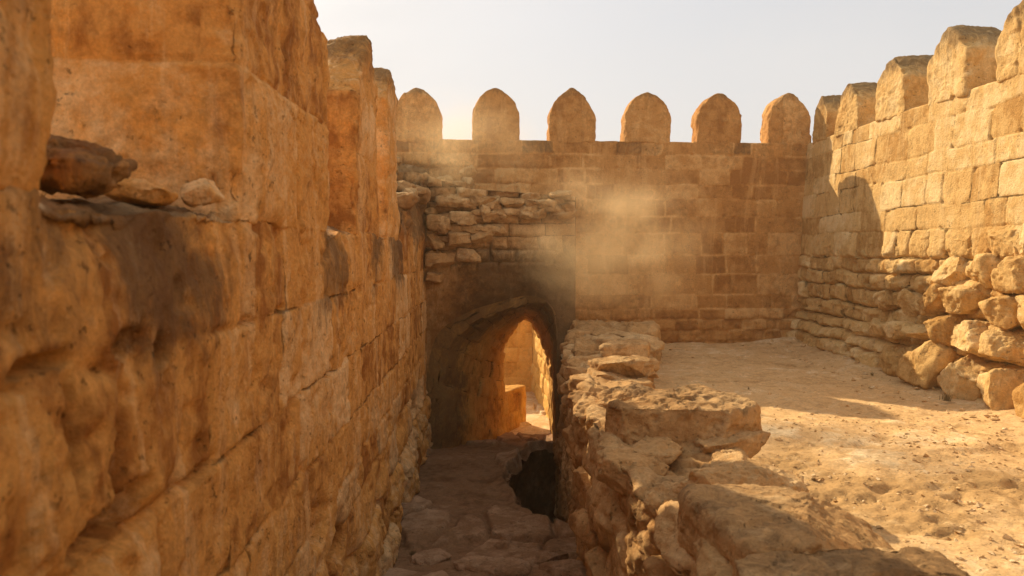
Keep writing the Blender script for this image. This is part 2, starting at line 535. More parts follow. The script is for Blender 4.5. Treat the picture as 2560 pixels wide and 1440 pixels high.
# path in the sunken passage, with the hollow beside it
pit_poly = np.array([(.95, 7.15), (.66, 7.65), (.30, 8.25), (.34, 8.6), (.20, 9.1), (.27, 9.7), (.42, 10.3), (.62, 10.8), (.98, 11.3), (1.6, 11.3), (1.6, 7.1)])
def in_poly_dist(x, y, poly):
    d = np.full(x.shape, 1e9); ins = np.zeros(x.shape, bool); n = len(poly)
    for i in range(n):
        a_ = poly[i]; b_ = poly[(i+1) % n]
        e = b_-a_; wx = x-a_[0]; wy = y-a_[1]
        t = np.clip((wx*e[0]+wy*e[1])/(e@e), 0, 1)
        d = np.minimum(d, np.hypot(wx-t*e[0], wy-t*e[1]))
        c1 = (a_[1] <= y) & (b_[1] > y); c2 = (a_[1] > y) & (b_[1] <= y)
        cr_ = e[0]*wy-e[1]*wx
        ins ^= (c1 & (cr_ > 0)) | (c2 & (cr_ < 0))
    return np.where(ins, -d, d)
xs = np.arange(-1.6, 2.6, .018); ys = np.r_[np.arange(-3.5, 5.5, .08), np.arange(5.5, 15.2, .018), np.arange(15.25, 19.6, .07)]
X, Y = np.meshgrid(xs, ys, indexing='ij')
Q = np.stack([X, Y, X*0], -1)
Z = path_z(X, Y)+.035*fbm(Q, 1.2, 4, 31)+.012*fbm(Q, 7, 4, 32)
# slabs of exposed bedrock with stepped rims
d1, d2, cc = worley(np.stack([X+.12*fbm(Q, 2, 3, 3), Y*.8+.12*fbm(Q, 2, 3, 4), X*0+.3], -1), 1.9, 41)
slab = sst(cc, .45, .5)*sst(d2-d1, .03, .13)
Z = Z+.05*slab*(.4+cc)+.008*ridged(Q, 9, 3, 33)
pd = in_poly_dist(X+.10*fbm(Q, 2.6, 4, 50), Y+.10*fbm(Q, 2.6, 4, 51), pit_poly)
Z = Z+.05*np.exp(-(np.clip(pd, 0, 9)/.10)**2)*(pd > 0)
Z = Z-.10*sst(-pd, -.03, .06)
a = Acc()
q = (pd > -.05) & (Y < 13.0)
a.add(np.stack([X, Y, Z], -1), tint=.4+.4*slab, grime=.25*sst(-pd, -.2, .1), mask=q[:-1, :-1] | q[1:, :-1] | q[1:, 1:] | q[:-1, 1:])  # darkens towards the pit, its shade put into the colour
rim, t = resample(np.vstack([pit_poly, pit_poly[:1]]), .03)
rim = rim[:-1]
cen = rim.mean(0); dz = np.r_[0, .03, .07, np.arange(.12, 1.75, .035)]
out_ = (rim-cen)/np.linalg.norm(rim-cen, axis=1, keepdims=True)
RX = rim[:, None, :]+out_[:, None, :]*(.03+.22*sst(dz, .0, .5))[None, :, None]
Pp = np.stack([RX[..., 0], RX[..., 1], path_z(RX[..., 0], RX[..., 1])-.03-dz[None]], -1)
fv, fd, cc = facets(Pp, 4, 55)
Pp[..., :2] -= out_[:, None, :]*(.10*fv+.06*fbm(Pp, 3, 4, 56)+.02*ridged(Pp, 9, 3, 57))[..., None]
a.add(Pp, closed=True, tint=cc*.6, grime=.45)  # deep shade of the pit painted into the wall colour
bot = Pp[:, -1]; nb = 8
a.add(np.stack([bot*(1-k/nb)+bot.mean(0)*(k/nb) for k in range(nb)], 1), closed=True, tint=.3, grime=.45)  # pit floor painted dark as well, for the same shade
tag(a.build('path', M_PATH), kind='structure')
a = Acc()
sel = ys > 12.96
a.add(np.stack([X, Y, Z], -1)[:, sel], tint=.8)
tag(a.build('pavement', M_DIRT), kind='structure')

# ================================================================== LEFT WALL
def sill_z(y):
    s = 1.74 + 0*y
    s = s + .35*sst(y, 8.1, 8.5) + .25*sst(y, 9.2, 9.5) + .25*sst(y, 10.1, 10.5) + .3*sst(y, 11.0, 11.5)
    return s
LX = -.93
left = empty('crenellated_wall', 'long shaded ochre stone wall with pointed merlons, running close along the sunken path', 'wall', (LX-.4, 4.5, -1.3))
a = Acc()
ys = np.r_[np.arange(-3.5, .6, .06), np.arange(.6, 3.2, .013), np.arange(3.2, 12.15, .019)]
prof = round_poly([(0, -1.75), (0, 1.74), (-.86, 1.74), (-.86, -3.1)], r=.045, n=5)
pr, t = resample(prof, .016)
# coarse on the hidden outer face
keep = np.ones(len(pr), bool)
ob_ = (pr[:, 0] < -.84) & (pr[:, 1] < 1.6); keep[ob_] = (np.arange(len(pr))[ob_] % 6) == 0; keep[-1] = True
pr = pr[keep]; t = t[keep]
Yg = ys[:, None]+0*t[None]; Xl = pr[None, :, 0]+0*Yg; Zl = pr[None, :, 1]+0*Yg
ds = sill_z(Yg)-1.74
Zl = Zl+ds*sst(Zl, 1.3, 1.72)
P = np.stack([LX+Xl, Yg, Zl], -1)
N = grid_normals(P)
i0 = np.argmin(np.abs(pr[:, 1])+9*(pr[:, 0] < -.3))
sg = np.sign(N[len(ys)//2, i0, 0]); N = N*sg
Tg = t[None]+0*Yg
face = sst(Xl, -.1, -.03)
rough = np.clip(.0+.55*sst(-Yg, -2.3, -1.9)*sst(-Zl, -1.35, -1.15)+.75*sst(-Zl, .15, .85)+.8*sst(Yg, 7.8, 8.6)*sst(Zl, 1.5, 1.8), 0, 1)
rough = np.clip(rough*(.75+.5*fbm(P, .9, 3, 12)+.1), 0, 1)
vc = Tg-(t[i0]-pr[i0, 1])     # unrolled coordinate: equals z on the face
h, bid, e = masonry(Yg, np.where(vc > 1.74, 1.74+(vc-1.74)*1.0, vc), [-3.4, -1.75, -1.35, -.95, -.55, -.15, .12, .47, .88, 1.33, 1.76, 2.35, 3.0, 4.5, 6, 9], .5, 1.15, 21, rough, warp=.035, off=.005, bulge=.12, joint=.034, jw=.010)
P0 = P.copy()
h = h+.012*fbm(P0, 1.1, 3, 61)-.020*sst(fbm(P0, 7.5, 4, 67), .18, .5)-.010*sst(fbm(P0, 19, 3, 68), .15, .45)
h = h+.016*facets(P0, 3.2, 69, tilt=.5)[0]
# gnawed and slumped top edge in the crenels
ed = np.exp(-((vc-1.75)/.16)**2)
under = 0*Yg
for m0_, m1_ in ((-2.9, -1.6), (-.75, 0), (.42, 1.62), (2.81, 4.36), (5.25, 6.19), (6.85, 7.53)):
    under = np.maximum(under, sst(Yg, m0_-.03, m0_+.05)*sst(-Yg, -m1_-.03, -m1_+.05))
h = h-ed*(1-under)*(.025+.05*sst(fbm(P0, 2.4, 4, 62), -.2, .5))
topm = sst(-Xl, .03, .15)*(Zl > 1.5)
h = h+topm*(.05*fbm(P0, 2.2, 4, 63)+.02*ridged(P0, 7, 3, 64))
ruin = sst(Yg, 7.7, 8.4)*sst(Zl, 1.62, 1.9)
h = h+ruin*(.10*fbm(P0, 3.0, 4, 65))
# deep broken holes low on the face, the rubble core showing
d1, d2, cc = worley(np.stack([Yg*1.0, Zl*.8, Yg*0+.2], -1)+.1*fbm(P0, 3, 3, 9)[..., None], 1.7, 91)
hole = sst(-Zl, .0, .5)*sst(cc, .5, .6)*sst(d2-d1, .05, .35)*face
h = h-.15*hole
GOUGES = [(1.94, 1.36, .075, .034, .20), (2.13, 1.30, .035, .050, .16), (1.58, 1.36, .10, .020, .14), (1.80, .93, .17, .042, .20), (1.95, .97, .06, .030, .16), (1.66, 1.16, .020, .14, .10),
          (4.0, .12, .16, .14, .16), (4.55, -.19, .13, .16, .15), (4.25, -.45, .20, .10, .14), (2.85, 1.33, .10, .012, .05), (3.3, 1.335, .08, .012, .05), (3.62, .885, .12, .014, .05), (4.3, .88, .14, .014, .05), (2.35, .885, .14, .020, .08)]
for gy, gz, sy, sz, dd_ in GOUGES:
    rr = ((Yg-gy)/sy)**2+((Zl-gz)/sz)**2*1.0+.8*fbm(P0, 9, 3, 46)
    h = h-dd_*np.exp(-np.clip(rr, 0, 4)**3)*face
P = P+N*h[..., None]
gr = .60*sst(vc, .95, 1.6)*(.25+.9*sst(fbm(P0, 1.3, 3, 66), -.3, .3))+.22*(bid > .62)+.15*sst(-vc, -.6, .2)+.35*topm+.45*ruin  # low on the face: slight painted shade; higher up: lichen and stains
gr = gr+.35*sst(-Yg, -2.9, -1.0)*sst(Zl, .9, 1.5)
op = sst(fbm(P0, 1.5, 3, 44), -.30, .15)
a.add(P, flip=bool(sg < 0), tint=bid*.95+.02, grime=np.clip(gr, 0, 1), crack=e+.03*(1-op)+.03*topm)
own(left, a.build('wall_body', M_LEFT))
TD = (-1, 0, 0); LDY = (0, 1, 0)
for (y0, y1, sh, pk, pp, shb, sd_, st_) in ((-2.9, -1.6, .95, 1.6, .5, None, 70, .05), (-.75, -.0, .95, 1.55, .5, None, 71, .04), (.42, 1.62, .98, 1.6, .5, None, 72, .014),
                                    (2.81, 4.36, 1.12, 1.62, .5, 1.08, 73, .015), (5.25, 6.19, .95, 1.52, .67, 1.27, 74, .018), (6.85, 7.53, 1.27, 1.58, .38, 1.42, 75, .02)):
    merlon('merlon', y1-y0, .80 if y0 < 5 else .32, sh, pk, (LX-.012, y0, 1.73), LDY, TD, M_LEFT, sd_, step=st_, pkpos=pp, shb=shb, rough=.45,
           courses=[-.3, .57, 1.12, 2.2], bw=(.5, 1.0), grime=.46, top=.30, parent=left)

# ================================================================== RIGHT WALL
RX0, RX1 = 5.10, 5.30          # a slight batter: foot and head of the face
right = empty('crenellated_wall', 'tall sunlit golden stone wall on the right, boulders at its foot and pointed merlons on top', 'wall', (5.6, 5.0, 0))
ys = np.r_[np.arange(-3.5, 6.2, .07), np.arange(6.2, 12.45, .0135)]
prof = round_poly([(0, -.25), (.19, 3.38), (.80, 3.38), (.85, -3.1)], r=.03, n=4)
pr, t = resample(prof, .0135)
keep = np.ones(len(pr), bool); ob_ = pr[:, 0] > .6; ob_ &= pr[:, 1] < 3.3; keep[ob_] = (np.arange(len(pr))[ob_] % 6) == 0; keep[-1] = True
pr = pr[keep]; t = t[keep]
Yg = ys[:, None]+0*t[None]; Xl = pr[None, :, 0]+0*Yg; Zl = pr[None, :, 1]+0*Yg
P = np.stack([RX0+Xl+.015*(Yg-9)*.5, Yg, Zl], -1)
N = grid_normals(P); i0 = np.argmin(np.abs(pr[:, 1]-1.0)+9*(pr[:, 0] > .3)); sg = -np.sign(N[len(ys)//2, i0, 0]); N = N*sg
vc = t[None]+0*Yg-(t[i0]-pr[i0, 1])
rough = np.clip(sst(-Zl, -1.95, -1.25)*.9+.02+.12*fbm(P, 1.2, 3, 14), 0, 1)*(1-.45*sst(Yg, 9.6, 11.6)*sst(Zl, .6, 1.2))
hL, bL, eL = masonry(Yg, vc, [-3, -.3, .06, .26, .44, .60, .84, 1.08, 1.30, 1.50, 1.72, 2.1, 2.5, 3, 4, 9], .16, .46, 6, rough, warp=.05, off=.010, bulge=.05, joint=.03, jw=.012)
h, bid, e = masonry(Yg, vc, [-3, -.3, .12, .42, .60, .92, 1.20, 1.50, 1.85, 2.13, 2.50, 2.76, 3.13, 3.41, 4.2, 9], .30, .85, 5, rough, warp=.035, off=.005, bulge=.11, joint=.014, jw=.009)
lowm = sst(-vc, -1.52, -1.48)
h = h*(1-lowm)+hL*lowm; bid = bid*(1-lowm)+bL*lowm
foot = sst(-Zl, -.75, .05)
h = h+foot*.10+.02*fbm(P, .9, 3, 15)
h = h-.07*sst(-Zl, -1.3, -.5)*sst(Zl, .3, .6)
P = P+N*h[..., None]
gr = .35*sst(Zl, 3.0, 3.4)*sst(fbm(P, 1.5, 3, 24), -.2, .3)+.12
op = sst(fbm(P, 1.3, 3, 44), -.25, .25)
e = np.where(lowm > .5, eL, e)
a = Acc(); a.add(P, flip=bool(sg < 0), tint=bid*.8+.1, grime=gr, crack=e+.03*(1-op))
own(right, a.build('wall_body', M_WALL))
for i, (y0, y1, sh, pk) in enumerate(((11.62, 12.1, .42, .72), (10.60, 11.29, .42, .72), (9.40, 10.12, .46, .80), (8.14, 8.87, .46, .80), (6.93, 7.65, .42, .80),
                          (5.72, 6.44, .44, .78), (4.5, 5.2, .44, .78), (3.3, 4.0, .44, .78), (2.1, 2.8, .44, .78), (.9, 1.6, .44, .78), (-.3, .4, .44, .78), (-1.5, -.8, .44, .78))):
    merlon('merlon', y1-y0, .58, sh, pk, (5.285+.0075*(y0-9), y0, 3.36), (0, 1, 0), (1, 0, 0), M_WALL, 100+i, step=.017 if y0 > 6 else .045,
           pkpos=.48, curve=.02, rough=.4, courses=[-.3, .9, 1.5], bw=(1, 2), grime=.55, top=.28, parent=right)
# boulders bedded along its foot
rg = random.Random(4)
bl = [  # y, z, length along wall, height, jut, seed
    (7.05, .17, .62, .55, .50, 1), (7.62, .22, .66, .58, .50, 2), (8.28, .24, .68, .62, .52, 3), (8.98, .14, .70, .42, .40, 4), (9.70, .10, .66, .36, .34, 5), (10.4, .08, .6, .32, .28, 6),
    (6.40, .2, .60, .58, .5, 7), (5.7, .2, .7, .55, .5, 8), (5.0, .2, .65, .55, .5, 9),
    (7.55, .66, .50, .36, .46, 10), (8.05, .72, .46, .40, .44, 11), (7.05, .62, .44, .30, .46, 12), (6.55, .66, .5, .36, .44, 14),
    (8.55, .63, .46, .14, .46, 13), (9.05, .60, .56, .22, .36, 15), (9.62, .58, .44, .22, .30, 16), (10.1, .52, .36, .2, .26, 17),
    (7.25, 1.02, .56, .34, .40, 18), (7.85, 1.04, .48, .34, .42, 19), (8.40, 1.02, .52, .36, .36, 20), (6.7, 1.0, .5, .34, .4, 21), (9.0, .95, .4, .3, .22, 22), (9.5, .93, .36, .3, .2, 23),
    (7.05, 1.36, .50, .32, .34, 24), (7.60, 1.38, .44, .32, .32, 25), (8.12, 1.37, .46, .31, .28, 26), (6.5, 1.36, .5, .3, .3, 27),
    (7.35, 1.70, .62, .32, .22, 28), (7.0, 1.72, .3, .3, .18, 29), (8.1, 1.68, .40, .28, .14, 30)]
for (y, z, ln, hh, jut, s_) in bl:
    xf = RX0+.052*z+.0075*(y-9)
    far = y < 6.3
    o = rock('boulder', (xf+.10-jut*.16, y, z), (jut*1.15, ln*1.08, hh*1.10), 300+s_, M_WALL, rot=(rg.uniform(-.12, .12), rg.uniform(-.1, .1), rg.uniform(-.15, .15)),
             blocky=5, cuts=13, sub=22 if far else 52, grime=.10, amp=.85)
    own(right, o)

# ================================================================== BACK WALL
def back_y(x): return 12.32-(5.26-x)*.047
back = empty('crenellated_wall', 'brown ashlar wall across the far end of the courtyard, in shade below its row of pointed merlons', 'wall', (2.6, 12.5, 0))
a = Acc()
BC = [-2.2, -.3, .06, .26, .44, .62, .85, 1.20, 1.52, 1.88, 2.15, 2.44, 2.68, 2.93, 3.16, 3.41, 4, 5, 9]
def back_seg(x0, x1, zb, zt, step=.02, seed=33, backz=-3.1):
    xs = np.arange(x0, x1+step*.5, step)
    prof = round_poly([(0, zb), (0, zt), (.62, zt), (.62, backz)], r=.025, n=4)
    pr, t = resample(prof, .018)
    keep = np.ones(len(pr), bool); ob_ = pr[:, 0] > .6; keep[ob_] = (np.arange(len(pr))[ob_] % 6) == 0; keep[-1] = True
    pr = pr[keep]; t = t[keep]
    Xg = xs[:, None]+0*t[None]; Yl = pr[None, :, 0]+0*Xg; Zl = pr[None, :, 1]+0*Xg
    P = np.stack([Xg, back_y(Xg)+Yl, Zl], -1)
    N = grid_normals(P); sg = -np.sign(N[len(xs)//2, 3, 1]); N = N*sg
    vc = t[None]+0*Xg+zb
    rough = np.clip(.02+.5*sst(-Zl, -.75, -.4)+.65*sst(-Xg, -.9, -.3)*sst(-Zl, -3.2, -2.9)+.5*sst(-Xg, .2, .9)*sst(-Zl, -3.2, -3.0), 0, 1)
    h, bid, e = masonry(Xg, vc, BC, .30, .78, seed, rough, warp=.022, off=.006, bulge=.09, joint=.005, jw=.010)
    h = h+.006*fbm(P, 1.5, 3, 15)
    P = P+N*h[..., None]
    mort = np.exp(-(e/.018)**2)*sst(fbm(P, 1.4, 4, 88), -.25, .3)
    gr = .55*sst(Zl, 3.12, 3.22)*sst(fbm(np.stack([bid*40, bid*13, bid*7], -1), 1, 1, 3), -.5, .6)+.22*(bid > .7)
    a.add(P, flip=bool(sg < 0), tint=np.clip((bid*.95-.05)*(1-mort)+mort*1.15, -.3, 1.7), crack=e+.03*sst(fbm(P, 1.2, 3, 45), -.2, .3)+.01, grime=gr*(1-mort*.7))
back_seg(1.20, 5.42, -.2, 3.385)
back_seg(-2.6, 1.20, 2.1, 3.385, backz=2.0)
back_seg(-2.6, -1.3, -3.0, 2.12, step=.08, seed=35)
own(back, a.build('wall_body', M_BACK))
for i, (x0, x1) in enumerate(((-2.75, -1.98), (-1.54, -.79), (-.28, .48), (.97, 1.73), (2.21, 2.97), (3.42, 4.18), (4.63, 5.36))):
    merlon('merlon', x1-x0, .38, .43+.012*((i*7) % 3-1), .84+.016*((i*5) % 4-1.5), (x0, back_y(x0)-.004, 3.375), (1, .047, 0), (0, 1, 0), M_BACK, 140+i, step=.017,
           pkpos=.5+.02*((i*3) % 3-1), curve=.074, rough=.22, courses=[-.3, 1.6], bw=(2, 3), grime=.42, top=.02, amp=1.0, parent=back)

# ================================================================== VAULTED PASSAGE BLOCK
BX, BY = 1.23, 10.6
blk = empty('vaulted_passage', 'ruined stone block with the dark arched tunnel that the sunken path enters', 'passage', (.2, 11.4, -1.4))
secA = [(-.95, -1.6), (-.95, -.55), (-.90, -.05), (-.74, .38), (-.34, .66), (.20, .84), (.62, .92), (.86, .80), (.95, .50), (.97, -.1), (.99, -1.0), (1.0, -2.7)]
secB = [(.27, -2.1), (.26, -1.4), (.25, -.8), (.24, -.30), (.32, .0), (.46, .25), (.60, .39), (.77, .24), (.93, -.10), (1.02, -.40), (1.055, -1.0), (1.06, -2.7)]
SA, _ = resample(np.array([(i, *p) for i, p in enumerate(secA)]), 1)
def smooth_sec(sec, n=150):
    s = np.array(sec, float); x = np.arange(len(s)); xx = np.linspace(0, len(s)-1, n)
    # Catmull-Rom
    o = []
    for q in xx:
        i = min(int(q), len(s)-2); f = q-i
        p0 = s[max(i-1, 0)]; p1 = s[i]; p2 = s[i+1]; p3 = s[min(i+2, len(s)-1)]
        o.append(.5*((2*p1)+(-p0+p2)*f+(2*p0-5*p1+4*p2-p3)*f*f+(-p0+3*p1-3*p2+p3)*f**3))
    return np.array(o)
A_ = smooth_sec(secA); B_ = smooth_sec(secB)
yy = np.linspace(BY-.012, 13.12, 150)   # the lip of the mouth is rounded off below
s = (yy-BY)/(yy[-1]-BY); tt = 1-(1-s)**1.35
G = A_[None]*(1-tt[:, None, None])+B_[None]*tt[:, None, None]
P = np.stack([G[..., 0], yy[:, None]+0*G[..., 0], G[..., 1]], -1)
N = grid_normals(P); cen = P.mean(1, keepdims=True); sg = -np.sign(np.mean(np.sum(N*(P-cen), -1))); N = N*sg
arc = np.r_[0, np.cumsum(np.linalg.norm(np.diff(A_, axis=0), axis=1))]
h, bid, e = masonry(P[..., 1]*1.0, arc[None]+0*P[..., 0], list(np.arange(-.2, 8, .26)), .25, .6, 50, np.full(P.shape[:2], .22), warp=.04, off=.012, bulge=.08, joint=.02)
h = h+.03*fbm(P, 2, 4, 51)
h[0] = 0
P = P+N*h[..., None]
wl = sst(-A_[:, 0], -1.0, -.45)*.42
P[..., 1] = np.maximum(P[..., 1], BY-.012+wl[None])
a = Acc(); a.add(P, flip=bool(sg < 0), tint=bid*.6+.2, grime=.06+.1*fbm(P, 2, 2, 5)+.72*sst(-P[..., 1]+.35*fbm(P, 2.2, 4, 58), -12.1, -10.9), crack=e)  # vault painted darker towards the mouth, standing in for shade
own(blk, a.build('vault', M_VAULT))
# front face round the arch, right flank, top
a = Acc()
zt = 2.36
xs = np.arange(-1.3, BX+.001, .0137); zs = np.arange(-2.7, zt+.34, .0137)
fx, fz = np.meshgrid(xs, zs, indexing='ij')
poly = np.vstack([A_, [(1.0, -2.8), (-.95, -2.8)]])
pdist = in_poly_dist(fx, fz, poly)
P = np.stack([fx, np.full(fx.shape, BY), fz], -1)
rough = np.clip(.06+.60*sst(fz, 1.15, 1.6)*sst(-fx, -1.0, .1)+.35*sst(fz, 1.9, 2.2), 0, 1)
h, bid, e = masonry(fx, fz, [-3, -2, -1.4, -1.1, -.8, -.5, -.2, .1, .4, .7, .95, 1.2, 1.42, 1.6, 1.80, 1.98, 2.13, 2.30, 2.5, 2.75, 3, 4], .22, .52, 52, rough, warp=.03, off=.006, bulge=.15, joint=.008, jw=.014)
h = h+.03*fbm(P, 2, 4, 53)+.05*sst(fz, 1.5, 2.0)*sst(-fx, -.9, .2)
hp = .045*fbm(P, 2.4, 4, 59)+.02*facets(P, 5, 60)[0]+.012*ridged(P, 9, 3, 61)
pl_ = sst(-fz, -1.42, -1.22)
h = h*(1-pl_)+hp*pl_
h = h*sst(pdist, 0, .06)*(1-sst(fx, BX-.07, BX-.002))
lip = np.clip(1-pdist/.95, 0, 1)**2.4*.42*sst(-fx, -1.0, -.45)
plain = sst(-fz, -1.40, -1.20)*sst(pdist, -.1, 0)
P[..., 1] += lip-h
topz = np.interp(fx, [-1.06, -.3, BX], [zt+.34, zt+.1, zt])
P[..., 2] = np.minimum(P[..., 2], topz)
q = pdist > -.001
mask = q[:-1, :-1] | q[1:, :-1] | q[1:, 1:] | q[:-1, 1:]
face_dark = sst(-fz, -1.95, -1.35)*sst(fx, -1.0, .1)*(.75+.25*sst(-fz, -1.0, .5))  # darkens the face downwards and towards the right
a.add(P, tint=(bid*.7+.15)*(1-plain)+.2*plain, grime=.20+.72*face_dark, flip=True, mask=mask, crack=e+.02*face_dark+.2*plain)
# flank
ys2 = np.arange(BY-.0, 12.3, .02); zs = np.arange(-2.7, zt+.01, .02)
Yg, Zg = np.meshgrid(ys2, zs, indexing='ij')
h, bid, e = masonry(Yg, Zg, list(np.arange(-3, 4, .29)), .3, .6, 54, np.full(Yg.shape, .15))
h = h*sst(Yg, BY, BY+.05)
a.add(np.stack([BX+h, Yg, Zg], -1), tint=bid*.6+.2, grime=.35)
# top
xs = np.arange(-1.1, BX+.02, .02)
Xg, Yg = np.meshgrid(xs, ys2, indexing='ij')
Zt = np.interp(Xg, [-1.06, -.3, BX], [zt+.34, zt+.1, zt])+.05*fbm(np.stack([Xg, Yg, Xg*0], -1), 3, 4, 3)*sst(Yg, BY, BY+.1)
a.add(np.stack([Xg, Yg, Zt], -1), tint=.7, grime=.1)
own(blk, a.build('masonry', M_RUB))
# loose-looking core stones standing proud of its broken left shoulder
rg = random.Random(9)
for k in range(52):
    x = rg.uniform(-.93, .15) if k < 24 else rg.uniform(-.1, 1.12)
    z = rg.uniform(1.35, 2.35) if k < 24 else rg.uniform(2.08, 2.40)
    if k < 24 and z < 1.35+(x+.93)*.6: z += .5
    own(blk, rock('stone', (x, BY-.02-rg.uniform(0, .06), z), (rg.uniform(.16, .34), rg.uniform(.2, .34), rg.uniform(.10, .18)), 400+k, M_RUB,
                  rot=(rg.uniform(-.15, .15), rg.uniform(-.15, .15), rg.uniform(-.4, .4)), blocky=4.5, cuts=8, sub=22, grime=.25))
for k, (x, z, wd, hh) in enumerate(((-.72, 1.98, .34, .22), (-.36, 2.04, .42, .20), (-.78, 1.72, .30, .24), (-.44, 1.76, .32, .22), (-.12, 1.80, .30, .18), (-.70, 1.46, .40, .20), (-.30, 1.52, .34, .18),
                                       (-.80, 1.22, .26, .16), (.02, 2.06, .28, .16), (-.55, 2.28, .40, .18), (-.10, 2.28, .36, .14), (.30, 2.24, .34, .16), (.72, 2.26, .42, .14))):
    own(blk, rock('stone', (x, BY-.06, z), (wd, .34, hh), 460+k, M_RUB, rot=(rg.uniform(-.08, .08), rg.uniform(-.08, .08), rg.uniform(-.15, .15)), blocky=9, cuts=6, sub=34, amp=.9, grime=.2, tint=rg.uniform(.3, .8)))
# stepped rubble where the left wall has collapsed against the far wall
pile = empty('rubble_heap', 'heap of broken stones stepping up where the left wall meets the far wall', 'rubble', (-1.1, 9.8, 1.8))
for k in range(46):
    y = rg.uniform(8.0, 12.0); x = rg.uniform(-1.65, -.98)
    z = float(sill_z(np.array(y)))+rg.uniform(-.02, .10)+(.18 if x < -1.3 else 0)
    if y > 10.7: x = rg.uniform(-1.5, -.2); z = rg.uniform(2.45, 2.75)+.0
    own(pile, rock('stone', (x, y, z), (rg.uniform(.18, .42), rg.uniform(.2, .45), rg.uniform(.10, .22)), 500+k, M_RUB,
                   rot=(rg.uniform(-.2, .2), rg.uniform(-.2, .2), rg.uniform(-1.5, 1.5)), blocky=4.0, cuts=9, sub=20, grime=.35))

# ================================================================== BEYOND THE TUNNEL
def slabwall(name, p0, p1, z0, z1, th, mat, seed, label, cat, drop=0.0, rough=.1, nrm=1, step=.02, courses=None, grime=0.0):
    p0 = np.array(p0, float); p1 = np.array(p1, float); d = p1-p0; L = np.linalg.norm(d); d /= L; n = np.array((d[1], -d[0]))*nrm
    us = np.arange(0, L+step, step)
    prof = round_poly([(0, z0), (0, z1), (-th, z1), (-th, z0)], r=.025, n=4)
    pr, t = resample(prof, step)
    U = us[:, None]+0*t[None]; O = pr[None, :, 0]+0*U; Zl = pr[None, :, 1]+0*U
    Zl = z0+(Zl-z0)*(1-drop*U/L)
    P = np.stack([p0[0]+d[0]*U+n[0]*O, p0[1]+d[1]*U+n[1]*O, Zl], -1)
    N = grid_normals(P); ref = np.array((n[0], n[1], 0)); sg = np.sign(np.sum(N[len(us)//2, 3]*ref)); N *= sg
    h, bid, e = masonry(U, t[None]+0*U+z0, courses or list(np.arange(z0-.3, z1+3, .34)), .35, .7, seed, np.full(U.shape, rough), joint=.012)
    P = P+N*(h*.9)[..., None]
    a = Acc(); a.add(P, flip=bool(sg < 0), tint=bid*.6+.2, grime=grime)
    # end caps
    o = a.build(name, mat)
    tag(o, label, cat)
    return o
slabwall('stone_wall', (.97, 17.0), (-3.0, 17.0), -2.4, .06, .35, M_GOLD, 61, 'low golden wall facing the far mouth of the tunnel, seen glowing through the arch', 'wall', nrm=-1)
slabwall('stone_wall', (1.22, 13.2), (.97, 17.2), -2.4, .30, .35, M_GOLD, 62, 'brightly sunlit wall on the right just beyond the far mouth of the tunnel', 'wall', rough=.3, nrm=-1)
slabwall('parapet', (.22, 13.0), (.66, 13.93), -2.4, -.93, .45, M_VAULT, 63, 'knee high parapet with a sunlit flat top beyond the tunnel mouth', 'parapet', nrm=1, rough=.15, drop=.04)

# ================================================================== LOW WALL
low_l = np.array([(.80, -3.5), (.80, 1.2), (.80, 2.3), (.88, 3.1), (.88, 3.55), (.74, 3.95), (.70, 4.6), (.72, 5.4), (.77, 6.3), (.86, 7.6), (.95, 9.0), (1.10, 10.0), (1.22, 10.7)])
low_r = np.array([(1.65, -3.5), (1.6, 1.2), (1.58, 2.4), (1.70, 3.1), (1.68, 3.6), (1.62, 4.1), (1.55, 4.8), (1.42, 5.6), (1.36, 6.3), (1.55, 7.4), (1.78, 8.3), (2.0, 9.4), (2.35, 10.4), (2.4, 10.7)])
lowz = np.array([(-3.5, .42), (2.0, .40), (3.0, .30), (3.6, .26), (4.0, .36), (5.6, .40), (6.4, .40), (8, .43), (10.0, .46), (10.7, .60)])
ys = np.r_[np.arange(-3.5, 2.2, .07), np.arange(2.2, 10.75, .014)]
sN = np.linspace(0, 1, 250)       # 0..0.62 face, .62..1 top and right side
low = empty('low_wall', 'knee high ruined rubble wall with a crumbling top, between the sunken path and the courtyard', 'wall', (1.2, 5.0, -.3))
xl = np.interp(ys, low_l[:, 1], low_l[:, 0]); xr = np.interp(ys, low_r[:, 1], low_r[:, 0]); zt_ = np.interp(ys, lowz[:, 0], lowz[:, 1])
rowsP = []; rowsT = []
for i, y in enumerate(ys):
    kf = float(sst(np.array(y), 8.0, 10.4)); xb = (xl[i]+.05)*(1-kf)+.965*kf
    pf = round_poly([(xb+.09*(1-kf), -2.75), (xb, -1.3), (xl[i], zt_[i]), (xr[i], zt_[i]-.05), (xr[i]+.10, -.15)], r=.05, n=4)
    d = np.r_[0, np.cumsum(np.linalg.norm(np.diff(pf, axis=0), axis=1))]
    q = np.linspace(0, d[-1], 260)
    rowsP.append(np.stack([np.interp(q, d, pf[:, 0]), np.full(260, y), np.interp(q, d, pf[:, 1])], -1)); rowsT.append(q)
P = np.array(rowsP); T = np.array(rowsT)
N = grid_normals(P); sg = -np.sign(N[len(ys)//2, 60, 0]); N *= sg
Yg = P[..., 1]; Zg = P[..., 2]; Xg = P[..., 0]
isface = (Xg < xl[:, None]+.10) 
rough = np.clip(.62+.3*fbm(P, .8, 3, 2), .25, 1)
vv = T-2.75
W = P+np.array((0, 0, 3.0))
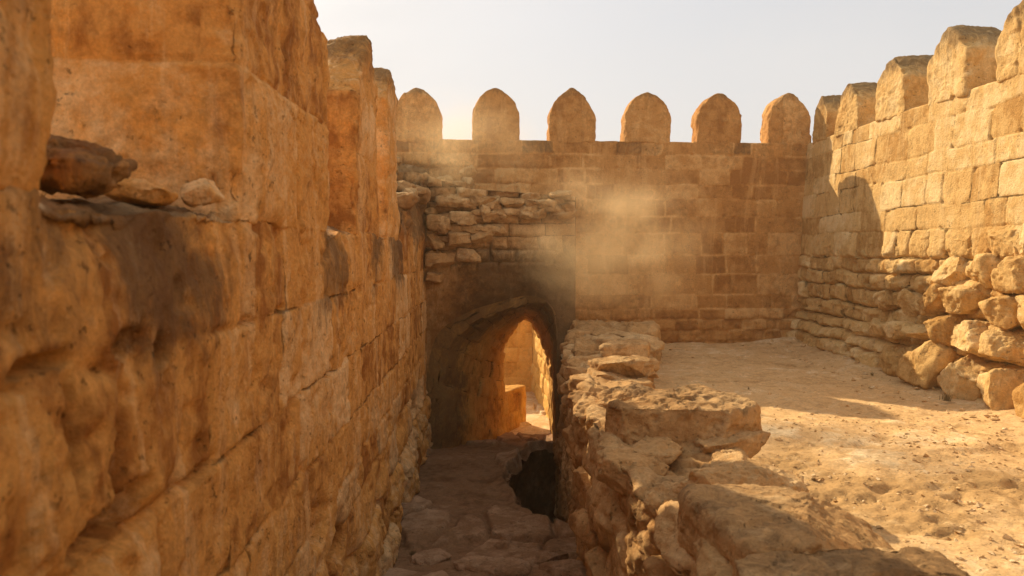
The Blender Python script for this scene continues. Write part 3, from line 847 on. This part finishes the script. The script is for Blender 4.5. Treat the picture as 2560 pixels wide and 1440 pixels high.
# random rubble: worley cells, not courses
Wf = np.stack([Yg, vv*1.15, Yg*0+.4], -1)+.16*np.stack([fbm(P, 3, 3, 70), fbm(P, 3, 3, 71), Yg*0], -1)
fv, fd, cc = facets(Wf, 2.3, 72, tilt=.5, step=.35)
h = .17*fv-.045*np.exp(-(fd/.10)**2)*(.4+cc)
fv2, fd2, c2 = facets(Wf+7, 5.5, 76, tilt=.5, step=.3)
h = h+.065*fv2-.012*np.exp(-(fd2/.08)**2)
fv3, fd3, c3 = facets(W, 14, 79)
h = h+.018*fv3
h = h+.045*fbm(W, 2.2, 4, 73)+.014*ridged(W, 8, 4, 74)+.006*fbm(W, 28, 3, 75)
h = h-.02*sst(fbm(W, 15, 3, 78), .15, .5)
far_ = sst(Yg, 5.2, 6.0)
h = np.where(isface, h, h*.8)
# the near stretch: a dressed slab face between gaps
P = P+N*(h*(.8+.2*far_))[..., None]
a = Acc(); a.add(P, flip=bool(sg < 0), tint=cc*.7+.15, grime=np.where(isface, .22, .30+.12*fbm(W, 1.5, 3, 6)))
own(low, a.build('wall_body', M_RUB))
rg = random.Random(31)
def wl_(y): return float(np.interp(y, low_l[:, 1], low_l[:, 0]))
def wr_(y): return float(np.interp(y, low_r[:, 1], low_r[:, 0]))
def wz_(y): return float(np.interp(y, lowz[:, 0], lowz[:, 1]))
k = 0
for row, (dz, hh) in enumerate(((-.07, .18), (-.30, .24), (-.58, .28), (-.88, .30))):
    y = 2.3+rg.random()*.3
    while y < 10.4:
        ln = rg.uniform(.26, .60)
        if rg.random() < (.95 if row < 1 else .72):
            x = wl_(y)+.10+rg.uniform(-.03, .05)+(.01*row)
            o = rock('stone', (x, y+ln/2, wz_(y)+dz+rg.uniform(-.03, .03)), (rg.uniform(.26, .44), ln*1.04, hh*rg.uniform(.75, 1.1)), 700+k, M_RUB,
                     rot=(rg.uniform(-.12, .12), rg.uniform(-.12, .12), rg.uniform(-.25, .25)), blocky=6, cuts=8, sub=40 if y < 6 else 24, amp=.8, grime=.18, tint=rg.uniform(.2, .8))
            own(low, o)
        k += 1; y += ln+rg.uniform(.0, .10)
for side in range(26):
    y = 2.6+side*.31+rg.uniform(-.1, .1); x = wr_(y)-rg.uniform(.0, .25) if side % 2 else rg.uniform(wl_(y)+.3, wr_(y)-.2)
    own(low, rock('stone', (x, y, wz_(y)-.03), (rg.uniform(.26, .5), rg.uniform(.3, .55), rg.uniform(.12, .2)), 900+side, M_RUB,
                  rot=(rg.uniform(-.1, .1), rg.uniform(-.1, .1), rg.uniform(-1, 1)), blocky=6, cuts=9, sub=40 if y < 6 else 24, amp=.8, grime=.25, tint=rg.uniform(.3, .9)))
gC = 'large stones lying on top of the low ruined wall'
tag(rock('stone_block', (1.26, 4.92, .41), (.86, .80, .42), 601, M_RUB, rot=(.05, -.05, .42), blocky=8, cuts=5, sub=110, amp=.95, grime=.12, grime_top=.33, flat_top=.86, tint=.4), 'large flat-topped angular block lying across the middle of the low wall', 'stone', gC)
tag(rock('stone_block', (1.10, 5.70, .44), (.55, .42, .24), 602, M_RUB, rot=(.05, .05, -.2), blocky=4, cuts=9, sub=80, grime=.2, grime_top=.4, tint=.45), 'smaller rough block just behind the large flat-topped block on the low wall', 'stone', gC)
tag(rock('stone_block', (1.36, 3.90, .32), (.78, .42, .22), 603, M_RUB, rot=(.02, .10, .25), blocky=4, cuts=13, sub=100, amp=.8, grime=.05, tint=.6), 'sunlit broken stone with a pointed end, between the big blocks of the low wall', 'stone', gC)
tag(rock('stone_block', (1.33, 3.12, .30), (.86, .70, .38), 604, M_RUB, rot=(.04, .05, .15), blocky=9, cuts=5, sub=120, amp=.5, grime=.15, grime_top=.3, tint=.45), 'big rough slab at the near end of the low wall, crossed by a shadow edge', 'stone', gC)
tag(rock('stone_block', (1.27, 2.52, .33), (.78, .50, .38), 605, M_RUB, rot=(-.04, .05, -.10), blocky=9, cuts=5, sub=110, amp=.5, grime=.15, grime_top=.45, tint=.4), 'rounded slab in the foreground at the very bottom of the picture, on the low wall', 'stone', gC)
tag(rock('stone_block', (.95, 4.50, .20), (.55, .55, .08), 606, M_RUB, rot=(.02, .06, .3), blocky=3.5, cuts=8, sub=70, grime=.2, tint=.6), 'thin flat stone wedged under the large block of the low wall', 'stone', gC)
tag(rock('stone_block', (1.25, 7.0, .48), (.5, .5, .22), 607, M_RUB, rot=(0, 0, .3), blocky=8, cuts=6, sub=60, amp=.8, grime=.3, tint=.5), 'squarish block on the low wall beyond the large block', 'stone', gC)
tag(rock('stone_block', (1.5, 8.1, .46), (.5, .6, .26), 608, M_RUB, rot=(0, 0, -.3), blocky=8, cuts=6, sub=50, amp=.8, grime=.3, tint=.6), 'low pale block further back along the low wall', 'stone', gC)
tag(rock('stone_block', (2.0, 10.2, .42), (.7, .6, .40), 609, M_RUB, rot=(0, 0, .2), blocky=3.4, cuts=8, sub=50, grime=.2, tint=.5), 'rounded block at the far end of the low wall beside the tunnel block', 'stone', gC)

# stones lying in the nearest crenel of the left wall
gS = 'loose stones lying on the sill of the left wall'
tag(rock('stone', (-1.16, 2.08, 1.83), (.34, .46, .15), 621, M_LEFT, rot=(.05, .08, .2), blocky=3.5, cuts=11, sub=70, grime=.62, tint=.2), 'dark blackened stone lying in the nearest gap of the left wall', 'stone', gS)
tag(rock('stone', (-1.00, 2.62, 1.80), (.14, .20, .09), 622, M_LEFT, rot=(.1, -.1, .5), blocky=2.6, cuts=9, sub=46, grime=.0, tint=.8), 'small pale pebble shaped stone beside the big merlon on the left wall', 'stone', gS)
tag(rock('stone', (-1.16, 2.52, 1.79), (.22, .26, .08), 623, M_LEFT, rot=(.0, .1, .2), blocky=3.4, cuts=9, sub=46, grime=.1, tint=.5), 'flat brown stone on the left wall behind the pebble shaped one', 'stone', gS)
# slabs on the path
gP = 'flat stones set in the floor of the sunken path'
for (x, y, sx, sy, rz, sd2, lb) in ((.42, 6.62, .62, .36, .2, 631, 'broad flat slab in the middle of the path, nearest the camera'), (.02, 6.35, .70, .34, -.25, 632, 'long flat slab left of the middle at the near end of the path'),
                                (.72, 6.2, .62, .42, .1, 633, 'pale flat slab near the foot of the low wall, on the path'), (.15, 6.98, .26, .2, .5, 634, 'small raised stone behind the broad slab on the path'),
                                (-.55, 6.7, .4, .3, .8, 635, 'half buried flat stone hard against the foot of the left wall')):
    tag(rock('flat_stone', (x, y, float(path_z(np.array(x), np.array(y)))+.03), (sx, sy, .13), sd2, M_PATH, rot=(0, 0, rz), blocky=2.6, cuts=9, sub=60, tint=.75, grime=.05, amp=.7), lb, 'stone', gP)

# gravel and small stones strewn over the courtyard
rg = np.random.RandomState(8)
Vs = []; Ts = []; n0 = 0; tn = []
ico = [(-1, 0, 0), (1, 0, 0), (0, -1, 0), (0, 1, 0), (0, 0, -1), (0, 0, 1)]
ict = np.array([(0, 2, 5), (2, 1, 5), (1, 3, 5), (3, 0, 5), (2, 0, 4), (1, 2, 4), (3, 1, 4), (0, 3, 4)])
def scatter(n, xr_, yr_, smin, smax, zf, powr=3):
    global n0
    for _ in range(n):
        x = rg.uniform(*xr_); y = rg.uniform(*yr_)
        s_ = smin+(smax-smin)*rg.rand()**powr
        v = np.array(ico, float)*(np.array((1, .8, .5))*s_*rg.uniform(.6, 1.3, 3))
        v = v+rg.normal(size=v.shape)*s_*.22
        c_, q_ = math.cos(rg.rand()*6.28), math.sin(rg.rand()*6.28)
        Vs.append(v+np.array((x, y, zf(x, y)+s_*.12))); Ts.append(ict+n0); n0 += 6; tn.append(np.full(6, rg.rand()))
cz_ = lambda x, y: float(courtyard_z(np.array([x]), np.array([y]))[0][0])
scatter(2200, (1.9, 5.0), (2.6, 7.0), .004, .026, cz_)
for k in range(7):
    gx, gy = rg.uniform(2.1, 4.7), rg.uniform(3.0, 6.2)
    scatter(60, (gx-.35, gx+.35), (gy-.18, gy+.18), .004, .03, cz_)
scatter(500, (1.9, 5.1), (7.0, 12.0), .005, .03, cz_)
scatter(260, (4.4, 5.15), (6, 12.0), .01, .05, cz_)
o = make_mesh('gravel', np.concatenate(Vs), None, M_DIRT, {'tint': np.concatenate(tn), 'grime': np.zeros(n0), 'crack': np.full(n0, .2)}, tris=np.concatenate(Ts), smooth=False)
tag(o, 'small stones and grit strewn over the courtyard floor', 'gravel', kind='stuff')

# dry tufts
M_TUFT = bpy.data.materials.new('dry_grass'); M_TUFT.use_nodes = True
M_TUFT.node_tree.nodes['Principled BSDF'].inputs['Base Color'].default_value = (.22, .15, .06, 1)
M_TUFT.node_tree.nodes['Principled BSDF'].inputs['Roughness'].default_value = .9
def tuft(loc, hgt, n, seed, label):
    r_ = np.random.RandomState(seed); V = []; T = []; k = 0
    for _ in range(n):
        a0 = r_.rand()*6.28; ln = hgt*r_.uniform(.5, 1); lean = r_.uniform(.2, 1.0)
        b0 = np.array((r_.normal()*hgt*.18, r_.normal()*hgt*.18, -.01)); dr = np.array((math.cos(a0), math.sin(a0), 0)); pn = np.array((-dr[1], dr[0], 0))*hgt*.03
        m1 = b0+dr*ln*lean*.4+np.array((0, 0, ln*.65)); m2 = b0+dr*ln*lean+np.array((0, 0, ln))
        V += [b0-pn, b0+pn, m1-pn*.7, m1+pn*.7, m2]; T += [(k, k+1, k+3), (k, k+3, k+2), (k+2, k+3, k+4)]; k += 5
    o = make_mesh('grass_tuft', np.array(V), None, M_TUFT, tris=np.array(T), smooth=False)
    o.location = loc
    tag(o, label, 'plant', 'dry tufts growing in the dirt')
tuft((4.72, 7.45, .05), .10, 60, 1, 'dry tuft at the foot of the sunlit boulders')
tuft((4.05, 4.6, .03), .07, 40, 2, 'small dry tuft alone in the open sunlit dirt')
tuft((2.95, 8.3, .02), .04, 30, 3, 'tiny dark tuft in the shaded courtyard floor')
tuft((4.75, 9.0, .05), .05, 40, 4, 'tiny dry tuft in the shade at the foot of the right wall')
tuft((-.72, 6.75, -1.22), .07, 60, 5, 'low green-grey tuft beside the path at the foot of the left wall')

# ================================================================== DUST
def dust(name, loc, size, dens, seed, label, thr=.47, sc_=1.9):
    m = bpy.data.materials.new(name); m.use_nodes = True
    nt = m.node_tree; nd = nt.nodes; L = nt.links; nd.clear()
    o_ = nd.new('ShaderNodeOutputMaterial'); v = nd.new('ShaderNodeVolumePrincipled')
    v.inputs['Color'].default_value = (.97, .74, .44, 1); v.inputs['Anisotropy'].default_value = .55
    L.new(v.outputs[0], o_.inputs['Volume'])
    tc = nd.new('ShaderNodeTexCoord')
    n = nd.new('ShaderNodeTexNoise'); n.inputs['Scale'].default_value = sc_; n.inputs['Detail'].default_value = 4; n.inputs['Roughness'].default_value = .5; n.inputs['Distortion'].default_value = .15
    mp = nd.new('ShaderNodeMapping'); mp.inputs['Location'].default_value = (seed, seed*.7, 0)
    L.new(tc.outputs['Object'], mp.inputs['Vector']); L.new(mp.outputs[0], n.inputs['Vector'])
    ln = nd.new('ShaderNodeVectorMath'); ln.operation = 'LENGTH'; L.new(tc.outputs['Object'], ln.inputs[0])
    fo = nd.new('ShaderNodeMapRange'); fo.interpolation_type = 'SMOOTHSTEP'
    L.new(ln.outputs['Value'], fo.inputs[0])
    for i, q in enumerate((.1, 1.0, 1.0, 0.0)): fo.inputs[i+1].default_value = q
    nr = nd.new('ShaderNodeMapRange'); nr.interpolation_type = 'SMOOTHSTEP'; L.new(n.outputs['Fac'], nr.inputs[0])
    for i, q in enumerate((thr-.08, thr+.24, 0.0, 1.0)): nr.inputs[i+1].default_value = q
    mu = nd.new('ShaderNodeMath'); mu.operation = 'MULTIPLY'; L.new(fo.outputs[0], mu.inputs[0]); L.new(nr.outputs[0], mu.inputs[1])
    m2 = nd.new('ShaderNodeMath'); m2.operation = 'MULTIPLY'; L.new(mu.outputs[0], m2.inputs[0]); m2.inputs[1].default_value = dens
    L.new(m2.outputs[0], v.inputs['Density'])
    bpy.ops.mesh.primitive_ico_sphere_add(subdivisions=3, radius=1)
    o = bpy.context.object; o.name = name; o.data.name = name
    o.location = loc; o.scale = size
    o.data.materials.append(m)
    tag(o, label, 'dust', kind='stuff')
    return o
dust('dust_cloud', (1.36, 7.9, 1.72), (1.30, .75, .95), 2.3, 3.1, 'pale cloud of drifting dust catching the sun in front of the tunnel block')
dust('dust_cloud', (-.35, 10.2, 3.0), (1.3, .9, .95), .42, 8.4, 'thin veil of dust before the leftmost merlons of the far wall', thr=.40)

# ================================================================== HAZE (warm dusty air in and round the courtyard)
mh = bpy.data.materials.new('dusty_air'); mh.use_nodes = True
nh = mh.node_tree; nh.nodes.clear()
ho = nh.nodes.new('ShaderNodeOutputMaterial'); hv = nh.nodes.new('ShaderNodeVolumePrincipled')
hv.inputs['Color'].default_value = (1.0, .80, .52, 1); hv.inputs['Density'].default_value = HAZE; hv.inputs['Anisotropy'].default_value = .35
nh.links.new(hv.outputs[0], ho.inputs['Volume'])
bpy.ops.mesh.primitive_cube_add(size=1)
o = bpy.context.object; o.name = 'haze'; o.data.name = 'haze'
o.scale = (1200, 1500, 10.4); o.location = (0, 300, .6)
o.data.materials.append(mh)
o['kind'] = 'stuff'
